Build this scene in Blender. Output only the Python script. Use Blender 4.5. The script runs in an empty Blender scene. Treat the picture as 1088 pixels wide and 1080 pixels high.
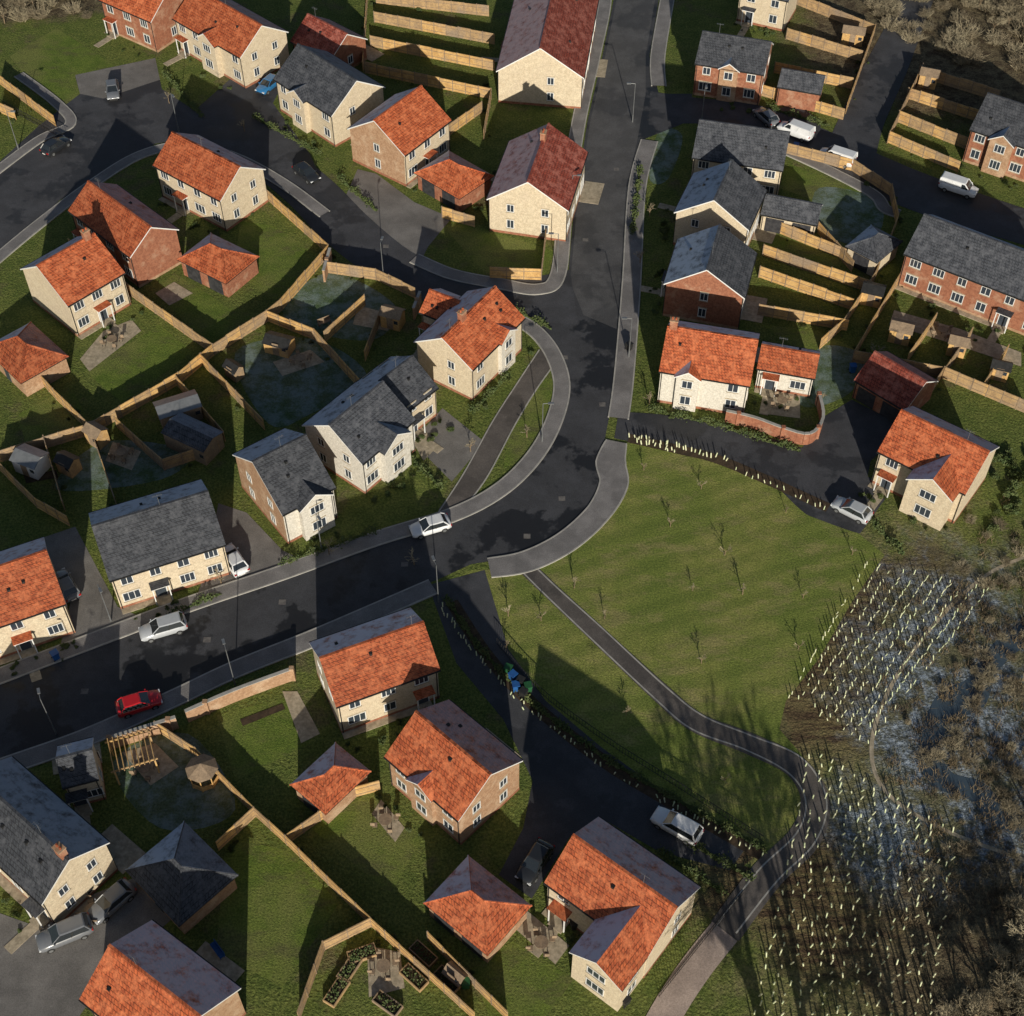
import bpy, math, random
from mathutils import Vector, Matrix
from mathutils.geometry import tessellate_polygon
random.seed(7)
scene=bpy.context.scene
# ---------------- camera / image pixel projection ----------------
PITCH=math.radians(50); HC=115.0; F=1516.0
CAM=Vector((0,-HC/math.tan(PITCH),HC))
FW=Vector((0,math.cos(PITCH),-math.sin(PITCH))); RT=Vector((1,0,0)); DN=Vector((0,-math.sin(PITCH),-math.cos(PITCH)))
def g(u,v,z=0.0):
    """image pixel coordinate, cast through the camera -> world position on the horizontal level z"""
    d=FW*F+RT*(u-544)+DN*(v-540)
    t=(z-CAM.z)/d.z
    return CAM+d*t
cam=bpy.data.cameras.new("camera"); co=bpy.data.objects.new("camera",cam); scene.collection.objects.link(co)
co.location=CAM; co.rotation_euler=(math.radians(90)-PITCH,0,0)
cam.sensor_fit='HORIZONTAL'; cam.sensor_width=36; cam.lens=36*F/1088; cam.clip_end=6000; cam.clip_start=1
scene.camera=co
scene.view_settings.view_transform='Standard'; scene.view_settings.look='None'; scene.view_settings.exposure=0
# ---------------- light ----------------
SEL=math.radians(17.5); sdir=Vector((0.10,-0.99,0)).normalized()
S=Vector((sdir.x*math.cos(SEL),sdir.y*math.cos(SEL),math.sin(SEL)))
sun=bpy.data.lights.new("sun",'SUN'); sun.energy=5.0; sun.angle=math.radians(0.5); sun.color=(1,0.93,0.79)
so=bpy.data.objects.new("sun",sun); scene.collection.objects.link(so); so.rotation_euler=S.to_track_quat('Z','Y').to_euler()
so.location=(0,-50,150)
w=bpy.data.worlds.new("World"); scene.world=w; w.use_nodes=True
nt=w.node_tree; bg=nt.nodes['Background']; sky=nt.nodes.new('ShaderNodeTexSky'); sky.sky_type='NISHITA'; sky.sun_disc=False
sky.sun_elevation=SEL; sky.sun_rotation=math.atan2(S.x,S.y); nt.links.new(sky.outputs[0],bg.inputs[0]); bg.inputs[1].default_value=0.062
# ---------------- materials ----------------
def newmat(name,rough=0.8,spec=0.3):
    m=bpy.data.materials.new(name); m.use_nodes=True; b=m.node_tree.nodes['Principled BSDF']
    b.inputs['Roughness'].default_value=rough; b.inputs['Specular IOR Level'].default_value=spec
    return m,m.node_tree,b
def N(nt,t,**k):
    n=nt.nodes.new(t)
    for a,v in k.items(): setattr(n,a,v)
    return n
def noise(nt,vec,scale,detail=3,rough=0.6):
    n=N(nt,'ShaderNodeTexNoise'); n.inputs['Scale'].default_value=scale; n.inputs['Detail'].default_value=detail; n.inputs['Roughness'].default_value=rough
    nt.links.new(vec,n.inputs['Vector']); return n.outputs['Fac']
def rampf(nt,fac,a,b):
    n=N(nt,'ShaderNodeMapRange',interpolation_type='SMOOTHSTEP'); n.inputs[1].default_value=a; n.inputs[2].default_value=b
    nt.links.new(fac,n.inputs[0]); return n.outputs[0]
def mixc(nt,f,a,b,mode='MIX'):
    n=N(nt,'ShaderNodeMix',data_type='RGBA',blend_type=mode)
    if isinstance(f,(int,float)): n.inputs[0].default_value=f
    else: nt.links.new(f,n.inputs[0])
    for i,x in ((6,a),(7,b)):
        if isinstance(x,tuple): n.inputs[i].default_value=(*x,1)
        else: nt.links.new(x,n.inputs[i])
    return n.outputs[2]
def mth(nt,op,a,b=0.0):
    n=N(nt,'ShaderNodeMath',operation=op)
    for i,x in ((0,a),(1,b)):
        if isinstance(x,(int,float)): n.inputs[i].default_value=x
        else: nt.links.new(x,n.inputs[i])
    return n.outputs[0]
def bump(nt,b,h,strength,dist=0.05):
    n=N(nt,'ShaderNodeBump'); n.inputs['Strength'].default_value=strength; n.inputs['Distance'].default_value=dist
    nt.links.new(h,n.inputs['Height']); nt.links.new(n.outputs[0],b.inputs['Normal'])
def simple(name,c1,c2=None,scale=1.5,rough=0.8,spec=0.3,world=False,c3=None,fine=None,lo=.35,hi=.65,metal=0):
    m,nt,b=newmat(name,rough,spec); b.inputs['Metallic'].default_value=metal
    if c2 is None: c2=tuple(x*.85 for x in c1)
    if world: v=N(nt,'ShaderNodeNewGeometry').outputs['Position']
    else: v=N(nt,'ShaderNodeTexCoord').outputs['Object']
    col=mixc(nt,rampf(nt,noise(nt,v,scale,2),lo,hi),c1,c2)
    if c3: col=mixc(nt,rampf(nt,noise(nt,v,scale*.23,3),.5,.68),col,c3)
    if fine: col=mixc(nt,.5,col,mixc(nt,rampf(nt,noise(nt,v,fine,2,.7),.3,.7),(.45,.45,.45),(1,1,1)),'MULTIPLY')
    nt.links.new(col,b.inputs['Base Color'])
    return m
M={}
M['brick']=simple('brick_wall',(.37,.155,.09),(.28,.11,.065),3,.9,fine=9,c3=(.42,.23,.15))
M['tanbrick']=simple('buff_brick_wall',(.46,.29,.18),(.37,.22,.13),3,.9,fine=9,c3=(.52,.36,.24))
M['cream']=simple('cream_wall',(.66,.56,.41),(.58,.48,.345),2,.9,fine=7,c3=(.60,.50,.37))
M['white']=simple('white_render',(.68,.64,.57),(.61,.57,.50),2,.9,fine=5)
M['pvc']=simple('white_trim',(.72,.72,.71),(.68,.68,.67),2,.4)
M['glass'],_n,_b=newmat('window_glass',.08,.8); _b.inputs['Base Color'].default_value=(.035,.045,.06,1)
M['door']=simple('dark_door',(.05,.06,.08),(.04,.05,.06),2,.4)
M['gdoor']=simple('garage_door',(.03,.03,.035),(.05,.05,.055),2,.5)
M['black']=simple('black_plastic',(.02,.02,.02),(.03,.03,.03),3,.5)
def roofmat(name,ca,cb,cc,frost,fcol):
    m,nt,b=newmat(name,.75,.35)
    tc=N(nt,'ShaderNodeTexCoord').outputs['Object']; sep=N(nt,'ShaderNodeSeparateXYZ'); nt.links.new(tc,sep.inputs[0])
    xy=mth(nt,'ADD',sep.outputs[0],sep.outputs[1]); zz=mth(nt,'MULTIPLY',sep.outputs[2],1.8)
    cmb=N(nt,'ShaderNodeCombineXYZ'); nt.links.new(xy,cmb.inputs[0]); nt.links.new(zz,cmb.inputs[1])
    br=N(nt,'ShaderNodeTexBrick'); nt.links.new(cmb.outputs[0],br.inputs['Vector'])
    br.inputs['Color1'].default_value=(*ca,1); br.inputs['Color2'].default_value=(*cb,1); br.inputs['Mortar'].default_value=(*(x*.22 for x in ca),1)
    br.inputs['Scale'].default_value=1; br.inputs['Brick Width'].default_value=.36; br.inputs['Row Height'].default_value=.36; br.inputs['Mortar Size'].default_value=.034; br.inputs['Mortar Smooth'].default_value=.3; br.inputs['Bias'].default_value=0
    oi=N(nt,'ShaderNodeObjectInfo').outputs['Random']
    off=N(nt,'ShaderNodeVectorMath',operation='ADD'); nt.links.new(tc,off.inputs[0]); cb2=N(nt,'ShaderNodeCombineXYZ'); nt.links.new(mth(nt,'MULTIPLY',oi,90),cb2.inputs[0]); nt.links.new(cb2.outputs[0],off.inputs[1]); tv=off.outputs[0]
    col=mixc(nt,rampf(nt,noise(nt,tv,1.1,4,.7),.42,.66),br.outputs['Color'],cc)
    st=N(nt,'ShaderNodeMapping'); nt.links.new(tv,st.inputs[0]); st.inputs['Scale'].default_value=(3,3,.7)
    col=mixc(nt,.75,col,mixc(nt,rampf(nt,noise(nt,st.outputs[0],1.2,4,.78),.32,.68),(.5,.5,.56),(1.15,1.15,1.15)),'MULTIPLY')
    sh=N(nt,'ShaderNodeMapRange'); nt.links.new(oi,sh.inputs[0]); sh.inputs[3].default_value=.82; sh.inputs[4].default_value=1.12
    vv=N(nt,'ShaderNodeVectorMath',operation='SCALE'); nt.links.new(col,vv.inputs[0]); nt.links.new(sh.outputs[0],vv.inputs['Scale']); col=vv.outputs[0]
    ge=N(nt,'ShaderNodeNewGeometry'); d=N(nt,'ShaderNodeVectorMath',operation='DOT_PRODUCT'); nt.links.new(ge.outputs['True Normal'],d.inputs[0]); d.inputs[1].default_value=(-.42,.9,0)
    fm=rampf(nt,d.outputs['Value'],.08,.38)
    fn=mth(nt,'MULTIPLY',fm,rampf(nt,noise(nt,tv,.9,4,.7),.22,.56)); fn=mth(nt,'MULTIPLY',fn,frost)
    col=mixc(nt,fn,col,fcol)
    nt.links.new(col,b.inputs['Base Color']); return m
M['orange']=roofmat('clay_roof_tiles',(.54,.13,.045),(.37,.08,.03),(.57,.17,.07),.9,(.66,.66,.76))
M['maroon']=roofmat('maroon_roof_tiles',(.34,.07,.042),(.24,.05,.033),(.42,.14,.10),.65,(.68,.58,.62))  # darker, more maroon red than the clay tiles
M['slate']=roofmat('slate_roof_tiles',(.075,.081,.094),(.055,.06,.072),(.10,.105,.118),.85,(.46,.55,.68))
M['wood']=simple('fence_timber',(.66,.42,.17),(.52,.31,.12),1.2,.8,world=True,fine=6,c3=(.44,.30,.17))
M['wood2']=simple('fence_timber_aged',(.48,.32,.16),(.36,.24,.13),1.2,.8,world=True,fine=6,c3=(.32,.24,.17))
M['greywood']=simple('weathered_timber',(.33,.24,.16),(.26,.19,.13),1.2,.8,world=True,fine=6)
M['metal']=simple('galvanised_metal',(.3,.31,.32),(.25,.26,.27),2,.4,metal=.6)
M['guard']=simple('tree_guard_plastic',(.70,.70,.48),(.56,.64,.40),.8,.5,world=True)
M['bark']=simple('bark',(.22,.16,.10),(.15,.11,.07),2,.9)
M['twig']=simple('twigs',(.36,.31,.21),(.22,.18,.12),.4,.9,world=True)
M['leaf']=simple('evergreen_leaves',(.055,.085,.025),(.09,.11,.035),1.5,.7,world=True)
M['leafd']=simple('dry_scrub_leaves',(.18,.145,.085),(.09,.08,.05),.6,.9,world=True)
M['reed']=simple('dry_rushes',(.22,.165,.095),(.09,.07,.05),.3,.9,world=True)
# ground surfaces
def grass(name,c1,c2,c3,frost=0,c4=None,mow=False):
    m,nt,b=newmat(name,.95,.1); p=N(nt,'ShaderNodeNewGeometry').outputs['Position']
    col=mixc(nt,rampf(nt,noise(nt,p,.55,5,.7),.36,.64),c1,c2)
    col=mixc(nt,rampf(nt,noise(nt,p,.09,4,.6),.42,.6),col,c3)
    if c4:
        mp=N(nt,'ShaderNodeMapping'); nt.links.new(p,mp.inputs[0]); mp.inputs['Rotation'].default_value=(0,0,.5); mp.inputs['Scale'].default_value=(.45,1,1)
        col=mixc(nt,mth(nt,'MULTIPLY',rampf(nt,noise(nt,mp.outputs[0],.35,5,.75),.48,.66),.8),col,c4)
    if mow:
        wv=N(nt,'ShaderNodeTexWave'); mp=N(nt,'ShaderNodeMapping'); nt.links.new(p,mp.inputs[0]); mp.inputs['Rotation'].default_value=(0,0,-.35); nt.links.new(mp.outputs[0],wv.inputs[0])
        wv.bands_direction='Y'; wv.inputs['Scale'].default_value=.13; wv.inputs['Distortion'].default_value=1.2; wv.inputs['Detail'].default_value=3; wv.inputs['Detail Scale'].default_value=.6
        col=mixc(nt,.5,col,mixc(nt,rampf(nt,wv.outputs['Fac'],.25,.75),(.78,.82,.78),(1.08,1.06,1.04)),'MULTIPLY')
    col=mixc(nt,.85,col,mixc(nt,rampf(nt,noise(nt,p,5,4,.8),.32,.68),(.45,.48,.45),(1.25,1.22,1.1)),'MULTIPLY')
    if frost: col=mixc(nt,mth(nt,'MULTIPLY',rampf(nt,noise(nt,p,.5,5,.75),.38,.65),frost),col,(.30,.38,.42))
    nt.links.new(col,b.inputs['Base Color']); bump(nt,b,noise(nt,p,6,3,.8),.9,.12); return m
M['lawn']=grass('lawn_grass',(.115,.17,.035),(.165,.22,.048),(.2,.22,.07),c4=(.13,.13,.06))
M['field']=grass('field_grass',(.22,.25,.068),(.29,.295,.095),(.185,.23,.058),c4=(.32,.285,.13),mow=True)
M['shadefrost']=grass('shaded_frosty_lawn',(.08,.13,.055),(.1,.15,.08),(.12,.15,.09),.45)  # shade painted in as a darker, bluer green, with frost mixed over
def asphalt(name,c,wet):
    m,nt,b=newmat(name,.85,.4); p=N(nt,'ShaderNodeNewGeometry').outputs['Position']
    col=mixc(nt,rampf(nt,noise(nt,p,.35,4,.65),.35,.7),c,tuple(x*1.4 for x in c))
    wm=rampf(nt,noise(nt,p,.12,5,.65),.50,.55); wm=mth(nt,'MULTIPLY',wm,wet)
    col=mixc(nt,wm,col,tuple(x*.3 for x in c))
    col=mixc(nt,.6,col,mixc(nt,rampf(nt,noise(nt,p,9,2,.8),.3,.7),(.6,.6,.6),(1.25,1.25,1.25)),'MULTIPLY')
    nt.links.new(col,b.inputs['Base Color'])
    r=N(nt,'ShaderNodeMapRange'); nt.links.new(wm,r.inputs[0]); r.inputs[3].default_value=.85; r.inputs[4].default_value=.4; nt.links.new(r.outputs[0],b.inputs['Roughness']); return m
M['road']=asphalt('asphalt',(.044,.045,.051),.85)
M['roadtop']=asphalt('asphalt_dry',(.075,.074,.077),.35)
M['drive']=asphalt('driveway_asphalt',(.050,.051,.058),.5)
M['greydrive']=asphalt('driveway_paving',(.16,.15,.142),.15)
M['pave']=asphalt('pavement_tarmac',(.18,.17,.168),.2)
M['path']=asphalt('footpath_tarmac',(.095,.083,.076),.3)
M['pathp']=asphalt('footpath_pale',(.34,.27,.235),.1)
M['kerb']=simple('kerb_stone',(.40,.38,.35),(.31,.30,.28),1,.8,world=True)
M['slab']=simple('paving_slabs',(.50,.42,.31),(.38,.32,.23),1.3,.8,world=True,fine=3)
M['soil']=simple('planting_soil',(.085,.057,.035),(.05,.035,.022),1.5,.95,world=True,fine=5)
M['cover']=simple('manhole_iron',(.16,.15,.14),(.11,.10,.10),2,.7,world=True)
M['water'],_n,_b=newmat('water',.12,.6); _b.inputs['Base Color'].default_value=(.06,.085,.11,1); bump(_n,_b,noise(_n,N(_n,'ShaderNodeNewGeometry').outputs['Position'],1.2,3),.25,.1)
def groundmat():
    m,nt,b=newmat('ground_cover',.95,.1); p=N(nt,'ShaderNodeNewGeometry').outputs['Position']
    base=mixc(nt,rampf(nt,noise(nt,p,.5,5,.7),.36,.64),(.115,.155,.04),(.165,.195,.055))
    base=mixc(nt,rampf(nt,noise(nt,p,.13,4,.7),.54,.68),base,(.15,.14,.07))
    n1=noise(nt,p,.22,6,.75)
    def blob(u,v,rx,ry,rot=0,soft=.35,amp=1.5):
        c=g(u,v); a=N(nt,'ShaderNodeVectorMath',operation='SUBTRACT'); nt.links.new(p,a.inputs[0]); a.inputs[1].default_value=c
        r=N(nt,'ShaderNodeVectorRotate',rotation_type='Z_AXIS'); nt.links.new(a.outputs[0],r.inputs[0]); r.inputs['Angle'].default_value=-math.radians(rot)
        s=N(nt,'ShaderNodeVectorMath',operation='MULTIPLY'); nt.links.new(r.outputs[0],s.inputs[0]); s.inputs[1].default_value=(1/rx,1/ry,0)
        l=N(nt,'ShaderNodeVectorMath',operation='LENGTH'); nt.links.new(s.outputs[0],l.inputs[0])
        q=mth(nt,'ADD',l.outputs['Value'],mth(nt,'MULTIPLY',mth(nt,'SUBTRACT',n1,.5),amp))
        k=rampf(nt,q,1-soft,1+soft*.3); return mth(nt,'SUBTRACT',1.0,k)
    strk=N(nt,'ShaderNodeMapping'); nt.links.new(p,strk.inputs[0]); strk.inputs['Rotation'].default_value=(0,0,math.radians(-52)); strk.inputs['Scale'].default_value=(.25,1.4,1)
    brown=mixc(nt,rampf(nt,noise(nt,strk.outputs[0],.9,4,.7),.38,.62),(.09,.06,.04),(.21,.17,.085))
    rough=mixc(nt,rampf(nt,noise(nt,p,.6,5,.75),.35,.65),(.14,.16,.06),(.26,.23,.12))
    fr=mixc(nt,rampf(nt,noise(nt,p,1.1,6,.8),.42,.60),(.11,.12,.11),(.38,.45,.55))
    frost=mixc(nt,rampf(nt,noise(nt,p,.2,6,.78),.47,.60),fr,(.17,.165,.10))
    wood=mixc(nt,rampf(nt,noise(nt,p,.7,5,.75),.35,.65),(.08,.06,.042),(.21,.175,.11))
    c=mixc(nt,blob(1010,880,24,42),base,rough)
    c=mixc(nt,blob(940,690,16,9,50,.2,.8),c,brown)
    c=mixc(nt,blob(900,960,9,17,60,.4),c,brown)
    c=mixc(nt,blob(1050,790,14,24,0,.5,1.2),c,frost)
    c=mixc(nt,blob(960,900,6,9,40,.6),c,frost)
    c=mixc(nt,blob(1085,1050,14,12),c,wood)
    c=mixc(nt,blob(1010,40,26,24,-15,.3,.8),c,wood)
    c=mixc(nt,blob(30,0,16,7),c,wood)
    c=mixc(nt,.85,c,mixc(nt,rampf(nt,noise(nt,p,4,4,.8),.32,.68),(.4,.42,.45),(1.35,1.3,1.2)),'MULTIPLY')
    nt.links.new(c,b.inputs['Base Color']); bump(nt,b,noise(nt,p,3,3,.8),1.0,.3); return m
M['ground']=groundmat()
# ---------------- mesh builder ----------------
class MB:
    def __init__(s): s.v=[]; s.f=[]; s.m=[]; s.mats=[]
    def mi(s,k):
        if k not in s.mats: s.mats.append(k)
        return s.mats.index(k)
    def poly(s,pts,k):
        i=len(s.v); s.v+= [tuple(p) for p in pts]; s.f.append(tuple(range(i,i+len(pts)))); s.m.append(s.mi(k))
    def box(s,x0,x1,y0,y1,z0,z1,k):
        i=len(s.v); s.v+=[(x,y,z) for z in (z0,z1) for x,y in ((x0,y0),(x1,y0),(x1,y1),(x0,y1))]
        for f in ((3,2,1,0),(4,5,6,7),(0,1,5,4),(1,2,6,5),(2,3,7,6),(3,0,4,7)): s.f.append(tuple(i+a for a in f)); s.m.append(s.mi(k))
    def obox(s,a,b,w,z0,z1,k):
        a=Vector(a[:2]);b=Vector(b[:2]); d=(b-a); 
        if d.length<1e-4: return
        d.normalize(); n=Vector((-d.y,d.x))*w/2
        i=len(s.v); s.v+=[(q.x,q.y,z) for z in (z0,z1) for q in (a-n,b-n,b+n,a+n)]
        for f in ((3,2,1,0),(4,5,6,7),(0,1,5,4),(1,2,6,5),(2,3,7,6),(3,0,4,7)): s.f.append(tuple(i+a_ for a_ in f)); s.m.append(s.mi(k))
    def tube(s,a,b,ra,rb,k,n=5,cap=False):
        a=Vector(a);b=Vector(b); d=(b-a)
        if d.length<1e-5: return
        d.normalize(); u=d.orthogonal().normalized(); w=d.cross(u)
        i=len(s.v)
        for c,r in((a,ra),(b,rb)):
            for j in range(n):
                t=2*math.pi*j/n; s.v.append(tuple(c+u*math.cos(t)*r+w*math.sin(t)*r))
        for j in range(n): s.f.append((i+j,i+(j+1)%n,i+n+(j+1)%n,i+n+j)); s.m.append(s.mi(k))
        if cap: s.f.append(tuple(i+n+j for j in range(n))); s.m.append(s.mi(k)); s.f.append(tuple(i+n-1-j for j in range(n))); s.m.append(s.mi(k))
    def mesh(s,name):
        me=bpy.data.meshes.new(name); me.from_pydata(s.v,[],s.f)
        for k in s.mats: me.materials.append(M[k])
        me.polygons.foreach_set('material_index',s.m); me.update(); return me
    def obj(s,name,parent=None,smooth=False):
        me=s.mesh(name)
        if smooth: me.polygons.foreach_set('use_smooth',[True]*len(me.polygons))
        return link(name,me,parent)
def link(name,me,parent=None,loc=None,rz=0,sc=None):
    o=bpy.data.objects.new(name,me); scene.collection.objects.link(o)
    if parent: o.parent=parent
    if loc is not None: o.location=loc
    o.rotation_euler=(0,0,rz)
    if sc: o.scale=sc if isinstance(sc,tuple) else (sc,sc,sc)
    return o
def catmull(pts,n=8,closed=False):
    P=[Vector(p) for p in pts]; out=[]; L=len(P)
    rng=range(L if closed else L-1)
    for i in rng:
        p0=P[(i-1)%L] if (closed or i>0) else P[0]; p1=P[i]; p2=P[(i+1)%L]; p3=P[(i+2)%L] if (closed or i+2<L) else P[-1]
        for j in range(n):
            t=j/n; out.append(.5*((2*p1)+(p2-p0)*t+(2*p0-5*p1+4*p2-p3)*t*t+(3*p1-p0-3*p2+p3)*t**3))
    if not closed: out.append(P[-1])
    return out
def W(pts): return [g(u,v) for u,v in pts]
ZC={}
def zstep(z):
    k=round(z*1000); ZC[k]=ZC.get(k,0)+1; return z+.00011*ZC[k]
def region(name,pts,z,mat,smooth=False,h=0):
    P=W(pts); z=zstep(z)
    if smooth: P=catmull(P,6,True)
    mb=MB(); mb.v=[(p.x,p.y,z) for p in P]; k=mb.mi(mat)
    for t in tessellate_polygon([[Vector((p.x,p.y,0)) for p in P]]):
        a,b,c=[mb.v[i] for i in t]; cr=(b[0]-a[0])*(c[1]-a[1])-(b[1]-a[1])*(c[0]-a[0])
        mb.f.append(tuple(t) if cr>0 else tuple(reversed(t))); mb.m.append(k)
    return mb.obj(name)
def strip(name,pts,wd,z,mat,h=0,smooth=True,kerb=False,n=8):
    P=W(pts); z=zstep(z)
    if smooth: P=catmull(P,n)
    mb=MB(); L=[];Rr=[]
    ws=wd if isinstance(wd,(list,tuple)) else None
    for i,p in enumerate(P):
        d=(P[min(i+1,len(P)-1)]-P[max(i-1,0)]); d.z=0; d.normalize(); q=Vector((-d.y,d.x,0))
        ww=wd
        if ws:
            t=i/(len(P)-1)*(len(ws)-1); a=min(int(t),len(ws)-2); ww=ws[a]+(ws[a+1]-ws[a])*(t-a)
        L.append(p+q*ww/2); Rr.append(p-q*ww/2)
    for i in range(len(P)-1):
        a,b,c,d=[Vector((x.x,x.y,z)) for x in (Rr[i],Rr[i+1],L[i+1],L[i])]
        mb.poly([a,b,c,d],mat)
        if h:
            dz=Vector((0,0,-h)); mb.poly([a+dz,b+dz,b,a],mat); mb.poly([c+dz,d+dz,d,c],mat)
    if kerb:
        for E in (L,Rr):
            for i in range(len(E)-1): mb.obox(E[i],E[i+1],.16,0,z+.012,'kerb')
    return mb.obj(name)
# ---------------- ground and roads ----------------
mb=MB(); mb.poly([(-2500,-2500,0),(2500,-2500,0),(2500,2500,0),(-2500,2500,0)],'ground'); mb.obj('ground')
region('field_grass',[(668,470),(770,490),(880,540),(940,590),(905,640),(870,700),(835,745),(828,775),(850,800),(874,840),(875,880),(820,930),(790,920),(810,905),(700,845),(640,810),(570,750),(520,680),(465,625),(500,606),(560,604),(610,580),(652,540),(662,520),(652,490)],.004,'field')
region('road',[(645,-60),(652,0),(640,60),(624,130),(610,220),(603,300),(545,316),(540,335),(566,345),(592,368),(604,410),(594,455),(572,494),(535,528),(482,554),(400,580),(300,616),(200,650),(110,684),(0,727),(-80,760),(-80,850),(0,806),(90,776),(180,736),(250,704),(330,672),(400,642),(470,614),(500,600),(560,590),(600,568),(634,535),(642,510),(640,480),(648,440),(654,400),(662,300),(668,200),(680,150),(735,128),(735,100),(700,100),(690,60),(700,0),(706,-60)],.022,'road')
region('road_upper_surface',[(652,-50),(655,0),(643,60),(627,130),(613,220),(606,300),(620,335),(655,350),(659,300),(665,200),(677,150),(686,100),(686,60),(696,0),(700,-50)],.026,'roadtop')
strip('side_road',[(610,316),(545,318),(480,308),(420,283),(370,245),(325,200),(270,160),(205,135),(140,140),(80,165),(20,215),(-40,270)],[10,7,6.5,6.5,7,7,7,7,8,9,9,9],.030,'drive')
region('parking_court',[(-20,190),(40,135),(85,100),(80,82),(165,62),(172,95),(210,120),(170,150),(60,215),(-20,260)],.014,'drive')
region('driveway',[(380,180),(400,185),(440,215),(480,232),(455,262),(440,292),(400,270),(360,225)],.014,'greydrive')
strip('side_road',[(690,115),(740,118),(800,125),(860,150),(930,185),(1000,213),(1100,245),(1180,270)],[8,6,6,7,8,8,7,7],.034,'drive')
strip('side_road',[(900,175),(915,130),(940,75),(965,20),(985,-30)],[7,6,6,5,5],.038,'drive')
strip('driveway',[(655,452),(700,458),(760,470),(830,492),(880,520),(930,545)],[4,5,5,6,9,7],.030,'drive')
region('driveway',[(872,445),(905,425),(965,455),(925,490),(915,540),(880,525),(830,500),(850,480)],.014,'drive')
region('driveway',[(455,622),(515,606),(540,690),(580,745),(640,795),(700,838),(795,898),(775,925),(700,905),(640,870),(605,890),(565,955),(530,930),(556,880),(566,830),(535,765),(485,705)],.014,'drive')
region('driveway',[(438,470),(470,434),(515,470),(480,512)],.014,'greydrive')
region('driveway',[(232,535),(262,545),(300,585),(335,602),(300,615),(205,648),(220,600)],.014,'greydrive')
region('driveway',[(35,575),(80,560),(125,645),(165,663),(110,686),(60,705),(75,640)],.014,'greydrive')
region('parking_court',[(-30,960),(40,985),(100,950),(150,930),(185,975),(120,1030),(70,1100),(-40,1110)],.014,'greydrive')
region('driveway',[(255,75),(300,90),(290,110),(330,165),(345,200),(310,190),(240,140),(210,115)],.010,'drive')
region('driveway',[(800,118),(850,112),(872,130),(870,160),(820,140)],.010,'drive')
region('driveway',[(80,80),(165,62),(170,85),(110,105),(85,100)],.018,'greydrive')
strip('pavement',[(716,-40),(709,0),(699,60),(700,92)],2.0,.12,'pave',h=.11,kerb=True)
strip('pavement',[(690,150),(677,200),(671,300),(663,400),(657,445)],2.2,.12,'pave',h=.11,kerb=True)
strip('pavement',[(655,470),(649,492),(652,515),(636,545),(602,576),(560,597),(520,604)],[2.2,3.2,3,2.6,2.6,2.6,2.4],.12,'pave',h=.11,kerb=True)
strip('pavement',[(460,624),(400,650),(330,680),(250,712),(180,745),(90,785),(0,817),(-60,840)],1.9,.12,'pave',h=.11,kerb=True)
strip('pavement',[(638,-40),(643,0),(631,60),(615,130),(601,220),(593,292),(572,308),(530,302),(480,292),(440,275)],1.8,.12,'pave',h=.11,kerb=True)
strip('pavement',[(500,330),(540,337),(568,352),(588,378),(597,412),(587,452),(565,489),(530,522),(480,548),(400,573),(300,609),(200,643),(110,677),(0,719),(-60,742)],1.8,.12,'pave',h=.11,kerb=True)
strip('pavement',[(345,228),(300,195),(250,168),(200,155),(150,165),(100,195),(40,240),(-20,290)],1.6,.12,'pave',h=.11,kerb=True)
strip('pavement',[(20,80),(60,110),(75,132),(40,150),(-20,195)],1.4,.12,'pave',h=.11,kerb=True)
strip('pavement',[(955,228),(940,222),(925,205),(860,172),(800,148),(740,140)],1.6,.12,'pave',h=.11,kerb=True)
strip('footpath',[(585,374),(560,410),(535,450),(505,505),(476,546)],2.3,.042,'path')
strip('footpath',[(560,604),(585,628),(632,672),(700,735),(740,768),(795,790),(845,815),(866,850),(855,890),(815,930),(770,990)],[1.8,1.8,1.9,2.1,2.2,2.3,2.4,2.6,2.8,2.8,2.8],.042,'path')
strip('footpath',[(770,990),(742,1025),(715,1065),(690,1110)],2.6,.046,'pathp')
for e in ([(553,606),(578,631),(625,676),(693,740),(735,775),(792,797),(838,822),(856,852),(846,886),(805,926),(758,988)],[(568,602),(592,625),(640,668),(707,730),(747,761),(798,782),(852,806),(878,850),(866,895),(826,936),(782,992)],[(573,372),(548,410),(523,449),(493,503),(465,546)],[(597,377),(572,411),(547,452),(517,508),(488,546)]):
    strip('path_edging',e,.14,.055,'kerb',h=.055)
strip('woodland_track',[(1100,588),(1050,610),(1000,655),(955,715),(930,770),(928,815),(950,850),(1010,885),(1100,918)],.38,.02,'slab')
region('stream_water',[(1120,655),(1078,665),(1050,690),(1030,720),(1000,735),(985,760),(975,800),(990,835),(1030,850),(1060,880),(1120,890),(1120,870),(1075,862),(1045,832),(1010,820),(1000,790),(1015,765),(1045,752),(1060,715),(1085,690),(1120,680)],.010,'water',smooth=True)
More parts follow.
